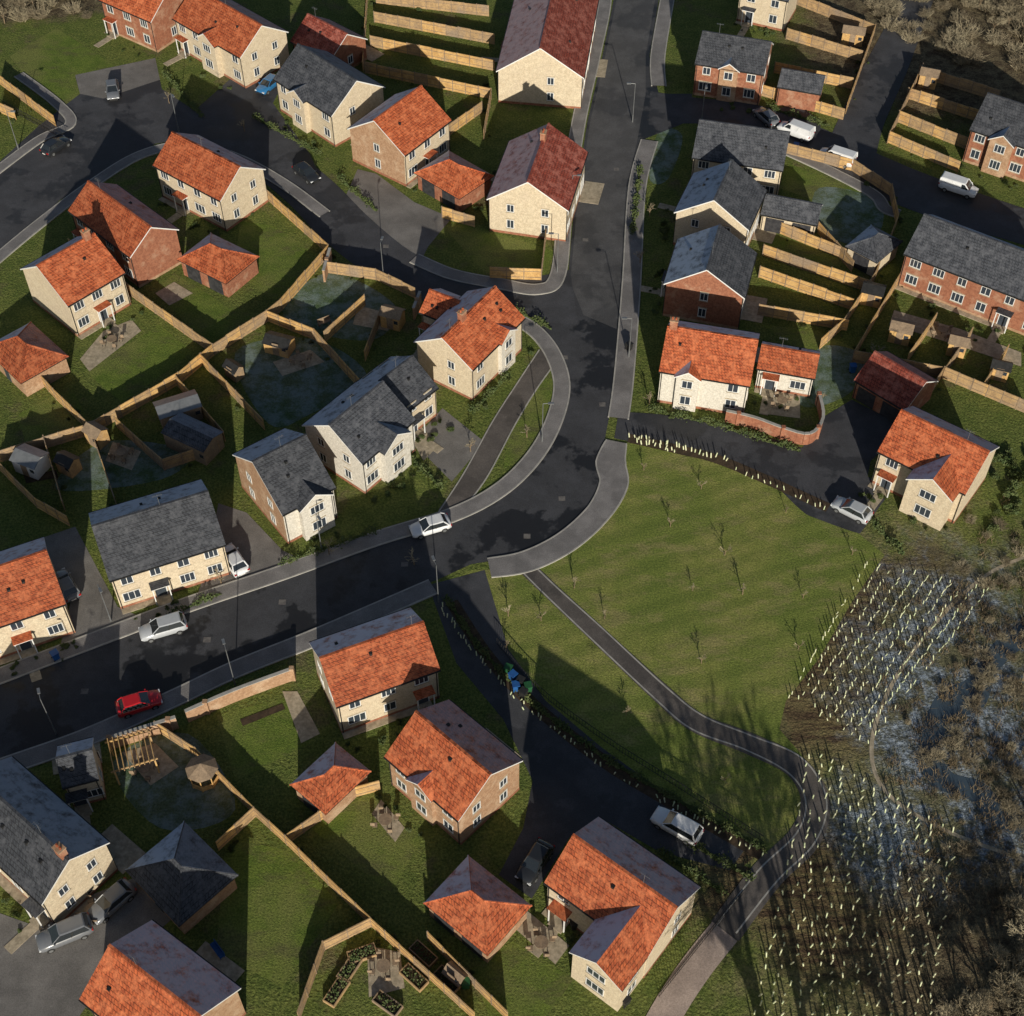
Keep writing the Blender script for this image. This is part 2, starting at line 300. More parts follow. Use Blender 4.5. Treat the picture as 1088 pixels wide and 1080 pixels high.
# gardens, patios
for p in ([(250,375),(330,360),(390,400),(330,440),(285,450)],[(300,330),(350,290),(420,325),(400,360),(340,355)],[(60,520),(110,470),(200,480),(170,510)],[(120,810),(200,780),(250,860),(170,880)],[(700,140),(725,145),(710,190),(690,190)],[(870,200),(935,215),(925,260),(870,245)],[(870,370),(920,380),(900,420),(850,430)]):
    region('shaded_frosty_lawn',p,.008,'shadefrost',smooth=True)  # shaded garden patches: shade tone is in the grass colour, plus frost
for p in ([(90,395),(170,345),(205,375),(130,428)],[(165,310),(185,290),(240,325),(285,335),(225,372)],[(255,235),(290,240),(345,275),(300,325),(250,290)],[(20,440),(75,410),(95,450),(30,490)],
          [(470,240),(500,238),(590,268),(575,300),(520,296)],[(240,890),(310,905),(360,960),(300,1050),(230,1010)],[(330,880),(395,840),(450,890),(415,950)],[(230,760),(310,740),(330,790),(250,830)],[(500,1030),(545,1000),(610,1040),(580,1080),(520,1080)],[(10,60),(60,30),(130,75),(60,120)],[(815,240),(870,248),(925,270),(880,285),(812,268)],[(815,195),(840,175),(925,205),(900,235),(870,215)],[(808,345),(870,352),(910,372),(870,385)],[(535,498),(545,430),(585,385),(597,420),(580,470)]):
    region('lawn',p,.005,'lawn')
for p in ([(110,352),(140,340),(150,352),(95,395),(85,382)],[(60,310),(135,300),(140,320),(110,345)],[(430,455),(445,450),(465,475),(450,490)],[(545,985),(560,968),(605,1005),(590,1025)],[(300,735),(316,735),(340,780),(320,790)],[(640,930),(655,945),(630,968),(612,950)],[(130,800),(165,790),(190,815),(160,835)],[(405,850),(430,880),(420,895),(395,865)],[(815,415),(850,420),(850,445),(812,440)],[(390,1005),(425,1012),(430,1050),(392,1060)],[(55,960),(95,985),(110,965),(90,950)],[(950,330),(1020,350),(1010,365),(945,345)],[(1020,350),(1085,375),(1085,390),(1010,365)],[(290,385),(330,372),(345,385),(300,400)],[(380,325),(420,335),(412,352),(375,345)],[(185,300),(205,312),(180,325),(165,312)],[(120,470),(150,480),(140,500),(112,490)]):
    region('patio',p,.034,'slab')
strip('planting_bed',[(480,640),(520,700),(570,752),(640,808),(700,845),(810,908)],1.3,.03,'soil')
strip('planting_bed',[(668,466),(720,478),(772,492),(880,540)],1.3,.042,'soil')
for p in ([(255,765),(300,748),(303,754),(258,772)],[(25,505),(60,500),(62,508),(28,514)]):
    region('planting_bed',p,.05,'soil')
for u,v in ((597,530),(560,570),(300,640),(640,80),(622,255),(655,180),(430,600),(90,735),(410,262),(640,430),(600,380),(220,680)):
    mb=MB(); c=g(u,v); mb.box(c.x-.35,c.x+.35,c.y-.3,c.y+.3,0,.045,'cover'); mb.obj('manhole_cover')
# ---------------- houses ----------------
TH=math.tan(math.radians(34))
def window(mb,ax,c,fx,z0,z1,w,sgn):
    def bx(a0,a1,d0,d1,zz0,zz1,k):
        lo,hi=sorted((fx+sgn*d0,fx+sgn*d1))
        if ax=='y': mb.box(a0,a1,lo,hi,zz0,zz1,k)
        else: mb.box(lo,hi,a0,a1,zz0,zz1,k)
    t=.075
    bx(c-w/2+t,c+w/2-t,-.05,.012,z0+t,z1-t,'glass')
    bx(c-w/2,c-w/2+t,-.05,.05,z0,z1,'pvc'); bx(c+w/2-t,c+w/2,-.05,.05,z0,z1,'pvc')
    bx(c-w/2+t,c+w/2-t,-.05,.05,z0,z0+t,'pvc'); bx(c-w/2+t,c+w/2-t,-.05,.05,z1-t,z1,'pvc')
    k=2 if w>1.3 else 1
    for i in range(1,k+1):
        if w<.8: break
        xx=c-w/2+w*i/(k+1); bx(xx-.03,xx+.03,.013,.045,z0+t,z1-t,'pvc')
    bx(c-w/2-.06,c+w/2+.06,-.05,.1,z0-.1,z0-.003,'slab')
    bx(c-w/2-.08,c+w/2+.08,-.05,.03,z1+.003,z1+.16,'slab')
def gable_roof(mb,L,d,ze,rise,k,th=.16):
    P=[(-d,ze),(0,ze+rise),(d,ze),(d-.02,ze-th),(0,ze+rise-th),(-d+.02,ze-th)]
    q=lambda x,i:(x,P[i][0],P[i][1])
    mb.poly([q(-L,0),q(L,0),q(L,1),q(-L,1)],k); mb.poly([q(-L,1),q(L,1),q(L,2),q(-L,2)],k)
    mb.poly([q(-L,5),q(-L,4),q(L,4),q(L,5)],'pvc'); mb.poly([q(-L,4),q(-L,3),q(L,3),q(L,4)],'pvc')
    mb.poly([q(-L,0),q(-L,5),q(L,5),q(L,0)],'black'); mb.poly([q(L,2),q(L,3),q(-L,3),q(-L,2)],'black')
    for x,s in((-L,0),(L,1)):
        a=[q(x,0),q(x,1),q(x,4),q(x,5)]; b=[q(x,1),q(x,2),q(x,3),q(x,4)]
        if s: a.reverse(); b.reverse()
        mb.poly(a,'pvc'); mb.poly(b,'pvc')
def fit(P1,P2,R,eave,th=TH,lim=(2.2,7)):
    A=g(*P1,eave);B=g(*P2,eave); u=(B-A).normalized(); n=Vector((-u.y,u.x,0)); d=4
    Q=g(*R,eave+3)
    if (Q-A).dot(n)<0: A,B=B,A; u=-u; n=-n
    for _ in range(60):
        Q=g(*R,eave+d*th); d=.5*d+.5*max(lim[0],min(lim[1],(Q-A).dot(n)))
    L=(B-A).length/2; C=(A+B)/2+n*d; return C,math.atan2(u.y,u.x),L,d
HOUSES=[]
def house(P1,P2,R,wall='cream',roof='orange',eave=5.0,name=None,chim=None,wing=None,garage=False,front=None,D=None,gab=None,th=TH,porch=True):
    C,rz,L,d=fit(P1,P2,R,eave,th)
    if D:
        n=Vector((-math.sin(rz),math.cos(rz),0)); C=C+n*(D-d); d=D
    nm=name or ('brick_house' if wall in('brick','tanbrick') else 'rendered_house')
    e=bpy.data.objects.new(nm,None); scene.collection.objects.link(e); e.location=(C.x,C.y,0); e.rotation_euler=(0,0,rz)
    HOUSES.append((C,rz,L,d,garage))
    rise=d*th; rnd=random.Random(int(P1[0]*7+P1[1]))
    ov=.3; Lw=L-.18; dw=d-ov; zw=eave+ov*th-.17
    mb=MB(); zr=zw+dw*th
    for sx in(-1,1):
        pts=[(sx*Lw,-dw,0),(sx*Lw,dw,0),(sx*Lw,dw,zw),(sx*Lw,0,zr),(sx*Lw,-dw,zw)]
        if sx<0: pts.reverse()
        mb.poly(pts,gab or wall)
    mb.poly([(-Lw,-dw,0),(Lw,-dw,0),(Lw,-dw,zw),(-Lw,-dw,zw)],front or wall); mb.poly([(Lw,dw,0),(-Lw,dw,0),(-Lw,dw,zw),(Lw,dw,zw)],wall)
    pl='brick' if wall!='brick' else 'tanbrick'
    if not garage:
        mb.box(-Lw-.02,Lw+.02,-dw-.02,dw+.02,0,.35,pl)
    mb.obj('walls',e)
    mb=MB(); gable_roof(mb,L,d,eave,rise,roof)
    mb.box(-L,L,-.13,.13,eave+rise-.06,eave+rise+.09,roof)
    if not garage:
        for _ in range(rnd.randint(1,3)):
            x=rnd.uniform(-.7,.7)*L; y=rnd.choice((-1,-1,1))*rnd.uniform(.25,.6)*d; z=eave+(d-abs(y))*th; mb.box(x-.14,x+.14,y-.14,y+.14,z-.1,z+.17,'black')
        if rnd.random()<.7:
            x=rnd.uniform(-.8,.8)*L; mb.tube((x,.1,eave+rise),(x,.1,eave+rise+1.5),.025,.02,'metal',4); mb.tube((x-.5,.1,eave+rise+1.4),(x+.5,.1,eave+rise+1.4),.02,.02,'metal',4)
            for k in range(5): mb.tube((x-.4+.2*k,-.15,eave+rise+1.4),(x-.4+.2*k,.35,eave+rise+1.4),.015,.015,'metal',3)
    mb.obj('roof',e)
    mb=MB(); mb.box(-L,L,-d-.1,-d+.0,eave-.14,eave-.02,'black'); mb.box(-L,L,d,d+.1,eave-.14,eave-.02,'black')
    for x,y in((-Lw+.15,-dw-.06),(Lw-.15,-dw-.06),(Lw-.15,dw+.06)): mb.tube((x,y,0),(x,y,eave),.05,.05,'black',6)
    mb.obj('gutters',e)
    mb=MB(); md=MB()
    if garage:
        n=max(1,round(2*Lw/3)); 
        for i in range(n):
            c=-Lw+2*Lw*(i+.5)/n; md.box(c-1.15,c+1.15,-dw-.03,-dw+.1,.02,2.1,'gdoor')
        md.obj('garage_doors',e)
    else:
        if wing: w0,w1=wing[0]*L-wing[1]/2,wing[0]*L+wing[1]/2
        n=max(2,round(2*Lw/2.9)); dpos=rnd.randrange(n)
        rows=((.95,2.25),(3.45,4.6)) if eave>4.2 else ((.95,2.15),)
        for side in (-1,1):
            for i in range(n):
                c=-Lw+2*Lw*(i+.5)/n
                if side<0 and wing and w0-.7<c<w1+.7: continue
                for r,(a,b) in enumerate(rows):
                    if r==0 and i==dpos:
                        y0,y1=sorted((side*dw,side*(dw+.05)))
                        if side<0:
                            md.box(c-.5,c+.5,y0,y1,.15,2.2,'door'); md.box(c-.6,c-.5,y0,y1+0.0,.15,2.3,'pvc'); md.box(c+.5,c+.6,y0,y1,.15,2.3,'pvc')
                            if porch:
                                md.box(c-.9,c+.9,-dw-1.0,-dw,2.42,2.55,'pvc'); md.box(c-.95,c+.95,-dw-1.05,-dw,2.55,2.62,roof)
                                md.box(c-.85,c-.75,-dw-.95,-dw-.85,0,2.42,'pvc'); md.box(c+.75,c+.85,-dw-.95,-dw-.85,0,2.42,'pvc')
                            md.box(c-.7,c+.7,-dw-1.2,-dw-.03,0,.12,'slab'); md.box(c-.5,c+.5,-dw-4.0,-dw-1.21,0,.06,'slab'); md.box(-Lw,c-.51,-dw-.75,-dw-.03,0,.064,'slab')
                        else:
                            window(mb,'y',c,side*dw,.2,2.2,2.0,side); md.box(c-2.2,c+2.2,dw+.03,dw+2.6,0,.06,'slab')
                    else:
                        window(mb,'y',c,side*dw,a,b,rnd.choice((1.2,1.5,1.75)) if r==0 else rnd.choice((1.1,1.2,1.4)),side)
        for side in(-1,1):
            if rnd.random()<.9:
                for c in ((-.45*dw,.45*dw) if rnd.random()<.5 else (rnd.uniform(-.3,.3)*dw,)):
                    for (a,b) in rows:
                        if rnd.random()<.85: window(mb,'x',c,side*Lw,a,b,.95,side)
        if wing:
            cx,ww,pj=wing[0]*L,wing[1],wing[2]; wr=wing[3] if len(wing)>3 else roof; wwall=wing[4] if len(wing)>4 else wall
            we=wing[5] if len(wing)>5 else eave
            hw=ww/2; rw=hw*th; m2=MB(); yf=-dw-pj; zz=we-.1+.25*th-.05; hi=hw-.25
            m2.poly([(cx-hi,yf,0),(cx+hi,yf,0),(cx+hi,yf,zz),(cx,yf,zz+hi*th),(cx-hi,yf,zz)],wwall)
            m2.poly([(cx+hi,yf,0),(cx+hi,-dw+.01,0),(cx+hi,-dw+.01,zz),(cx+hi,yf,zz)],wwall)
            m2.poly([(cx-hi,-dw+.01,0),(cx-hi,yf,0),(cx-hi,yf,zz),(cx-hi,-dw+.01,zz)],wwall)
            m2.obj('front_gable_walls',e)
            m2=MB(); yo=yf-.2; th_=.14
            for s in(-1,1):
                a=(cx+s*hw,yo,we);dd=(cx,yo,we+rw)
                if we<eave: b=(cx+s*hw,-dw+.05,we); c=(cx,-dw+.05,we+rw)
                else: b=(cx+s*hw,-d+.05,we); c=(cx,min(-d+hw,0)+.05,we+rw)
                f=[a,b,c,dd]
                if s<0: f.reverse()
                m2.poly(f,wr); low=[(p[0],p[1],p[2]-th_) for p in f][::-1]; m2.poly(low,'pvc')
                m2.poly([a,dd,(dd[0],dd[1],dd[2]-th_),(a[0],a[1],a[2]-th_)],'pvc'); m2.poly([a,b,(b[0],b[1],b[2]-th_),(a[0],a[1],a[2]-th_)],'black')
            m2.obj('front_gable_roof',e)
            for (a,b) in rows:
                if a>3 and we<4.2: continue
                window(mb,'y',cx,yf,a,b,min(1.8,ww*.4),-1)
            if pj>3:
                for (a,b) in rows:
                    for s in(-1,1): window(mb,'x',-dw-pj*.5,cx+s*hi,a,b,1.2,s)
        mb.obj('windows',e); md.obj('front_door',e)
    if chim is not None:
        m3=MB()
        for t in (chim if isinstance(chim,(list,tuple)) else (chim,)):
            x=t*(L-.6); zt=eave+rise; m3.box(x-.42,x+.42,-.32,.32,zt-.9,zt+1.0,'brick'); m3.box(x-.48,x+.48,-.38,.38,zt+1.0,zt+1.1,'tanbrick')
            for k in(-.2,.2): m3.tube((x+k,0,zt+1.1),(x+k,0,zt+1.4),.11,.09,'orange',8,True)
        m3.obj('chimney',e)
    return e
def hipgarage(Pa,Pb,Pc,roof,wall='brick',eave=2.5,name='garage',slope=.6,door=0):
    A,B,Cc=g(*Pa,eave),g(*Pb,eave),g(*Pc,eave)
    u=(B-A); L=u.length/2; u.normalize(); n=Vector((-u.y,u.x,0)); D=abs((Cc-B).dot(n))/2
    if (Cc-B).dot(n)<0: u=-u;n=-n
    C=(A+B)/2+n*D; e=bpy.data.objects.new(name,None); scene.collection.objects.link(e); e.location=(C.x,C.y,0); e.rotation_euler=(0,0,math.atan2(u.y,u.x))
    m=MB(); m.box(-L+.3,L-.3,-D+.3,D-.3,0,eave+.05,wall); m.obj('walls',e)
    r=min(L,D)*slope; a=(L-D) if L>D else 0; b=(D-L) if D>L else 0
    T=[(-a,-b,eave+r),(a,b,eave+r)] ; m=MB()
    c=[(-L,-D,eave),(L,-D,eave),(L,D,eave),(-L,D,eave)]
    if L>=D: F_=[[c[0],c[1],T[1],T[0]],[c[1],c[2],T[1]],[c[2],c[3],T[0],T[1]],[c[3],c[0],T[0]]]
    else: F_=[[c[0],c[1],T[0]],[c[1],c[2],T[1],T[0]],[c[2],c[3],T[1]],[c[3],c[0],T[0],T[1]]]
    for f in F_: m.poly(f,roof)
    m.box(-L,L,-D,D,eave-.12,eave-.004,'black')
    for p in c:
        t=T[0] if (Vector(p)-Vector(T[0])).length<(Vector(p)-Vector(T[1])).length else T[1]
        m.tube(p,t,.09,.09,roof,6)
    m.tube(T[0],(T[1][0],T[1][1]+.01,T[1][2]),.1,.1,roof,6); m.obj('roof',e)
    m=MB(); k=max(1,int((2*L-.8)/2.7))
    if door>=0:
        for i in range(k):
            x=-(L-.4)+(2*L-.8)*(i+.5)/k; m.box(x-1.1,x+1.1,-D+.24,-D+.32,.02,2.1,'gdoor')
    else: m.box(-.5,.5,-D+.24,-D+.32,.02,2.05,'door')
    m.obj('garage_doors',e)
# top-left
house((104,0),(160,24),(150,-20),'brick')
house((183,20),(255,62),(281,29),'cream',chim=-.6,wing=(.1,4,.9))
house((290,84),(352,124),(379,86),'cream','slate',wing=(-.1,3.4,.8))
house((308,44),(350,66),(372,38),'brick','maroon',eave=3.2)
house((430,166),(480,128),(403,124),'cream',gab='tanbrick')
house((517,212),(541,150),(562,190),'cream','maroon',gab='cream',chim=-.5)
house((527,76),(549,-10),(574,52),'cream','maroon')
hipgarage((440,184),(488,212),(519,184),'orange')
# top right
house((738,68),(812,80),(750,34),'brick','slate',wing=(0,3,.4,'slate','tanbrick'))
house((832,74),(878,82),(840,58),'brick','slate',eave=3,garage=True,name='garage')
house((785,-10),(838,2),(795,-38),'cream','slate')
house((735,168),(832,182),(748,134),'cream','slate',D=4.2)
house((716,226),(737,184),(762,206),'cream','slate')
house((705,302),(720,254),(752,284),'brick','slate')
house((808,228),(868,240),(818,208),'cream','slate',eave=2.6,garage=True,name='garage')
hipgarage((898,262),(932,280),(958,256),'slate','cream')
house((700,395),(797,411),(712,350),'white','orange',chim=-.98,wing=(-.35,3,.6,'orange','white'),D=4.3)
house((804,392),(866,403),(811,367),'white','orange',eave=3.2)
house((907,404),(962,437),(981,404),'brick','maroon',eave=2.8,garage=True,name='garage')
house((932,480),(1026,526),(1050,480),'cream','orange',wing=(.35,5.2,1.8,'orange','cream'))
house((960,270),(1115,330),(993,232),'brick','slate')
house((1030,138),(1120,168),(1058,102),'brick','slate',wing=(-.2,3.5,.8,'slate','tanbrick'))
# left middle
house((162,176),(234,214),(256,178),'cream')
house((72,224),(138,274),(162,243),'brick')
house((72,326),(133,290),(30,288),'cream',chim=.85)
hipgarage((188,276),(240,302),(278,274),'orange')
hipgarage((-18,370),(22,408),(70,376),'orange',wall='tanbrick',door=-1)
house((502,394),(558,338),(475,354),'cream',chim=-.3,wing=(.3,3.2,.5,'orange','white'))
house((445,332),(478,345),(482,318),'cream','orange',eave=4.2)
house((300,548),(357,518),(266,492),'white','slate',gab='tanbrick',wing=(.15,4,.8,'slate','white'))
house((385,494),(442,446),(357,446),'white','slate',wing=(.1,4.2,1.0,'slate','white'))
house((430,440),(466,412),(410,400),'cream','slate',eave=4.4)
house((116,618),(240,579),(96,560),'cream','slate')
house((-40,680),(70,642),(47,586),'cream')
house((357,752),(468,712),(336,701),'cream')
house((408,804),(487,873),(527,828),'tanbrick',wing=(.0,3.2,.4))
hipgarage((308,834),(346,866),(402,826),'orange',wall='tanbrick')
hipgarage((450,960),(518,1016),(572,968),'orange',wall='tanbrick')
house((578,938),(688,1018),(715,962),'cream',wing=(.5,5.2,3.6,'orange','cream'))
house((84,1062),(180,1140),(138,1022),'tanbrick')
house((-60,865),(44,962),(80,920),'cream','slate',chim=.95)
house((66,838),(105,828),(62,812),'cream','slate',eave=4)
hipgarage((133,925),(190,985),(255,932),'slate',wall='tanbrick',door=-1)
def shed(u,v,ang,L=3,Wd=2.2,h=2.0,roofk='greywood',wk='wood',name='garden_shed'):
    e=bpy.data.objects.new(name,None); scene.collection.objects.link(e); c=g(u,v); e.location=(c.x,c.y,0); e.rotation_euler=(0,0,math.radians(ang))
    m=MB(); a,b=L/2,Wd/2
    m.box(-a,a,-b,b,0,h,wk)
    for s in(-1,1): m.poly([(s*a,-b,h),(s*a,b,h),(s*a,0,h+.5)],wk)
    m.obj('walls',e); m=MB()
    for s in(-1,1):
        f=[(-a-.15,s*(b+.15),h-.06),(a+.15,s*(b+.15),h-.06),(a+.15,0,h+.55),(-a-.15,0,h+.55)]
        m.poly(f,roofk); m.poly([(p[0],p[1],p[2]-.05) for p in f],roofk)
    m.obj('roof',e); m=MB(); m.box(-.4,.4,-b-.03,-b+.03,.05,1.85,'greywood'); m.box(a-.7,a-.2,-b-.03,-b+.03,1,1.5,'glass'); m.obj('door',e)
shed(36,498,-25,3,2.4,roofk='metal',wk='pvc'); shed(192,444,25,4.5,2.6,2.2,'metal','greywood'); shed(208,475,-30,5.5,3.2,2.4,'slate','greywood'); shed(105,470,-35,2,1.6); shed(298,372,-20,3,2,1.6,roofk='black'); shed(418,345,-20,2.4,1.8)
shed(955,360,-20,2.4,2); shed(925,320,-20,2.4,2,roofk='black'); shed(1015,375,-20,2,1.6); shed(485,1040,-40,1.6,1.2,1.2); shed(905,45,-15,3,2); shed(985,90,-20,2.4,2); shed(75,500,-30,2,1.6,1.8,'black','wood2'); shed(250,400,-40,1.8,1.3,1.6,'black','wood2'); shed(1060,400,-20,2,1.5,1.8,'black')
# ---------------- fences and walls ----------------
FP=[]
def fence(pts,h=1.8,mat=None,name='wooden_fence'):
    P=W(pts); mb=MB(); mat=mat or random.choice(('wood','wood','wood2'))
    for a,b in zip(P,P[1:]):
        L=(b-a).length; n=max(1,round(L/1.83)); FP.append((a,b))
        for i in range(n):
            p=a.lerp(b,i/n);q=a.lerp(b,(i+1)/n); d=(q-p).normalized()
            hh=h+random.uniform(-.07,.07); mk=mat if random.random()<.85 else ('wood2' if mat=='wood' else 'wood')
            mb.obox(p+d*.05,q-d*.05,.04,.05,hh-.06,mk); mb.obox(p+d*.05,q-d*.05,.09,hh-.06,hh,mk)
            mb.obox(p-d*.055,p+d*.055,.11,0,hh+.08,'greywood')
            for zz in(.4,1.3):
                if zz<h-.3: mb.obox(p+d*.06,q-d*.06,.1,zz,zz+.08,'greywood')
    return mb.obj(name)
for f in ([(392,-20),(386,78)],[(400,4),(520,18)],[(398,24),(526,48)],[(394,50),(526,76)],[(388,78),(522,106)],[(522,106),(514,150)],
  [(845,5),(928,38)],[(928,38),(898,122)],[(835,42),(915,66)],[(822,78),(905,95)],[(808,102),(896,128)],[(975,82),(1060,108)],[(963,105),(1040,130)],[(953,130),(1028,160)],[(943,152),(1018,184)],[(978,80),(942,154)],
  [(832,163),(905,182),(945,208)],[(945,208),(952,240),(928,300)],[(812,242),(930,290)],[(810,272),(925,312)],[(806,295),(905,330)],[(805,335),(900,352)],[(928,300),(895,350),(870,372)],[(868,248),(905,290)],
  [(955,300),(925,350),(905,385)],[(992,345),(962,388)],[(1030,360),(1000,404)],[(1068,378),(1042,418)],[(905,385),(1000,402),(1095,442)],[(1000,402),(985,425)],
  [(283,212),(350,272)],[(350,272),(300,330)],[(345,290),(400,298),(442,318)],[(300,330),(285,342),(228,378)],[(228,378),(135,312)],[(250,238),(283,212)],[(285,342),(335,362),(388,420)],[(228,378),(192,408),(98,462)],[(215,388),(282,458)],[(98,462),(60,425),(30,392)],[(98,462),(0,492)],[(98,462),(125,540)],[(50,475),(70,545)],[(190,412),(240,470)],[(125,455),(175,500),(235,480)],[(0,500),(40,540),(75,560)],[(388,325),(345,365)],[(405,340),(388,385)],[(100,280),(75,265)],
  [(168,778),(210,805),(272,868)],[(272,868),(305,898),(395,985),(505,1085)],[(305,898),(375,848)],[(272,868),(232,905)],[(395,985),(345,1010),(318,1085)],[(455,1000),(540,1085)],[(375,848),(405,840)],
  [(0,120),(18,128)],[(0,90),(60,135)],[(512,120),(470,150)],[(470,232),(505,242)],[(592,150),(575,298)],[(575,298),(520,296)]):
    fence(f)
def brickwall(pts,h=1.8,mat='tanbrick'):
    P=W(pts); P=catmull(P,4); mb=MB()
    for a,b in zip(P,P[1:]): mb.obox(a,b,.24,0,h,mat); mb.obox(a,b,.34,h,h+.08,'kerb')
    for p in P[2::6]: mb.box(p.x-.22,p.x+.22,p.y-.22,p.y+.22,0,h+.2,mat)
    mb.obj('brick_wall')
brickwall([(200,767),(250,745),(312,722)]); brickwall([(190,773),(168,780),(120,795)],1.8); brickwall([(770,448),(800,455),(830,466),(858,472),(872,455),(868,430)],1.7,'brick'); brickwall([(345,300),(352,276)],1.8)
brickwall([(447,322),(440,340)],1.8)
def railing(pts,h=1.1,name='metal_railing'):
    P=catmull(W(pts),6); mb=MB()
    for a,b in zip(P,P[1:]):
        mb.obox(a,b,.05,h-.05,h,'black'); mb.obox(a,b,.04,.15,.19,'black')
        L=(b-a).length; n=max(1,int(L/.3))
        for i in range(n):
            p=a.lerp(b,i/n); mb.box(p.x-.018,p.x+.018,p.y-.018,p.y+.018,0,h,'black')
    mb.obj(name)
railing([(528,685),(575,738),(645,790),(705,828),(810,895)]); railing([(700,1060),(760,985),(790,950)]); railing([(0,112),(70,150)])
# ---------------- tree guards ----------------
def guards(lines,sp,hgt,rad,jit=.25,prob=.9,name='tree_guards',k='guard'):
    mb=MB()
    for l in lines:
        P=W(l)
        for a,b in zip(P,P[1:]):
            n=int((b-a).length/sp)
            for i in range(n):
                if random.random()>prob: continue
                p=a.lerp(b,(i+.5)/n)+Vector((random.uniform(-jit,jit),random.uniform(-jit,jit),0)); h=hgt*random.uniform(.6,1.15)
                t=Vector((random.uniform(-.15,.15),random.uniform(-.15,.15),h)); mb.tube(p,p+t,rad,rad,k,6,True)
                mb.tube(p+t*.9,p+t*1.35,.02,.012,'bark',3)
    mb.obj(name)
guards([[(668,464),(720,476),(774,491)],[(676,470),(720,481)]],.42,.75,.07,.15)
guards([[(778,497),(880,545)]],.7,.6,.05,.25,.7)
guards([[(465,640),(500,690),(560,755),(640,815),(700,850),(812,912)]],.5,.6,.06,.2,.75)
L1=[]
for i in range(11):
    t=i/10; L1.append([(922+t*128,598+t*28),(836+t*84,745+t*48)])
guards(L1,.6,.62,.05,.1,.78)
L2=[]
for i in range(14):
    t=i/13; L2.append([(862+t*150,795+t*85),(800+t*185,1095)])
guards(L2,.85,.75,.065,.2,.78)
# ---------------- vegetation ----------------
def shrubmesh(name,n,leafk,seed,size=.14,flat=.75,lumps=5):
    r=random.Random(seed); mb=MB()
    C=[(Vector((r.uniform(-.5,.5),r.uniform(-.5,.5),r.uniform(.25,.6)*flat)),r.uniform(.3,.55)) for _ in range(lumps)]
    for i in range(6): 
        a=r.uniform(0,6.28); mb.tube((0,0,0),(math.cos(a)*.4,math.sin(a)*.4,.6*flat),.04,.01,'bark',4)
    for _ in range(n):
        c,R=r.choice(C); d=Vector((r.gauss(0,1),r.gauss(0,1),r.gauss(0,1))).normalized()*R*r.uniform(.5,1.05); d.z*=flat
        p=c+d; 
        if p.z<.02: p.z=.03
        s=size*r.uniform(.6,1.3); u=Vector((r.gauss(0,1),r.gauss(0,1),r.gauss(0,.6))).normalized(); v=u.orthogonal().normalized()
        mb.poly([p-u*s,p+v*s*.6,p+u*s,p-v*s*.6],leafk)
    return mb.mesh(name)
SH=[shrubmesh('shrub',420,'leaf',i) for i in range(3)]
def twigbush(name,seed,n=110):
    r=random.Random(seed); mb=MB()
    for _ in range(n):
        a=r.uniform(0,6.28); p=Vector((math.cos(a)*r.uniform(0,.6),math.sin(a)*r.uniform(0,.6),0)); d=Vector((math.cos(a)*r.uniform(.1,.9),math.sin(a)*r.uniform(.1,.9),r.uniform(.4,1))).normalized()*r.uniform(.4,1.1)
        q=p+d; mb.tube(p,q,.02,.008,'twig',3)
        for _ in range(3):
            s=p.lerp(q,r.uniform(.4,.95)); mb.tube(s,s+Vector((r.gauss(0,.2),r.gauss(0,.2),r.uniform(.05,.3))),.01,.005,'twig',3)
    for _ in range(40):
        p=Vector((r.gauss(0,.4),r.gauss(0,.4),r.uniform(.1,.8))); s=.06; u=Vector((r.gauss(0,1),r.gauss(0,1),r.gauss(0,.6))).normalized(); v=u.orthogonal().normalized(); mb.poly([p-u*s,p+v*s*.6,p+u*s,p-v*s*.6],'leafd')
    return mb.mesh(name)
TB=[twigbush('scrub_bush',i) for i in range(5)]
def baretree(name,h,seed,depth=6,spread=.55,k2='twig',thick=1):
    r=random.Random(seed); mb=MB()
    def grow(p,d,L,rad,lev):
        q=p+d*L; k='bark' if lev<2 else k2
        mid=p.lerp(q,.5)+Vector((r.uniform(-1,1),r.uniform(-1,1),0))*L*.06
        mb.tube(p,mid,rad,rad*.8,k,5 if lev<2 else 3); mb.tube(mid,q,rad*.8,rad*.6,k,5 if lev<2 else 3)
        if lev>=depth: return
        for _ in range(3 if lev>0 else 4):
            nd=(d+Vector((r.gauss(0,spread),r.gauss(0,spread),r.gauss(.05,spread*.6)))).normalized(); nd.z=abs(nd.z)*.9+.05 if lev<3 else nd.z
            grow(p.lerp(q,r.uniform(.6,1)),nd,L*r.uniform(.6,.8),max(rad*.58,.018*thick),lev+1)
    grow(Vector((0,0,0)),Vector((0,0,1)),h*.27,h*.02,0); return mb.mesh(name)
BT=[baretree('bare_tree',9,i) for i in (1,2,3)]
SAP=[baretree('sapling',2.6,i,3,.45) for i in (5,6)]
def put(name,me,u,v,s=1,zs=None):
    p=g(u,v); r=random.uniform(0,6.28); return link(name,me,None,(p.x,p.y,0),r,(s,s,zs or s))
for u,v,s in ((1030,1090,.7),(1070,1060,.85),(1095,1010,.75),(1060,1030,.5),(1000,1095,.5),(1085,1080,.9),(1085,970,.5),(1050,1075,.6),(1105,900,.6),(1060,0,.8),(1090,20,.8),(1030,-15,.7),(1000,-25,.7),(950,-30,.8),(20,-10,.7),(60,-15,.6),(5,25,.5),(1095,60,.6),(1070,30,.6),(1040,10,.6),(1015,-5,.6),(980,-10,.6),(1085,40,.7),(1055,35,.45),(35,5,.5),(80,-10,.5),
   (850,1270,2.3),(905,1310,2.4),(1010,1290,1.8),(1120,1230,1.5)):
    put('bare_tree',random.choice(BT),u,v,s)
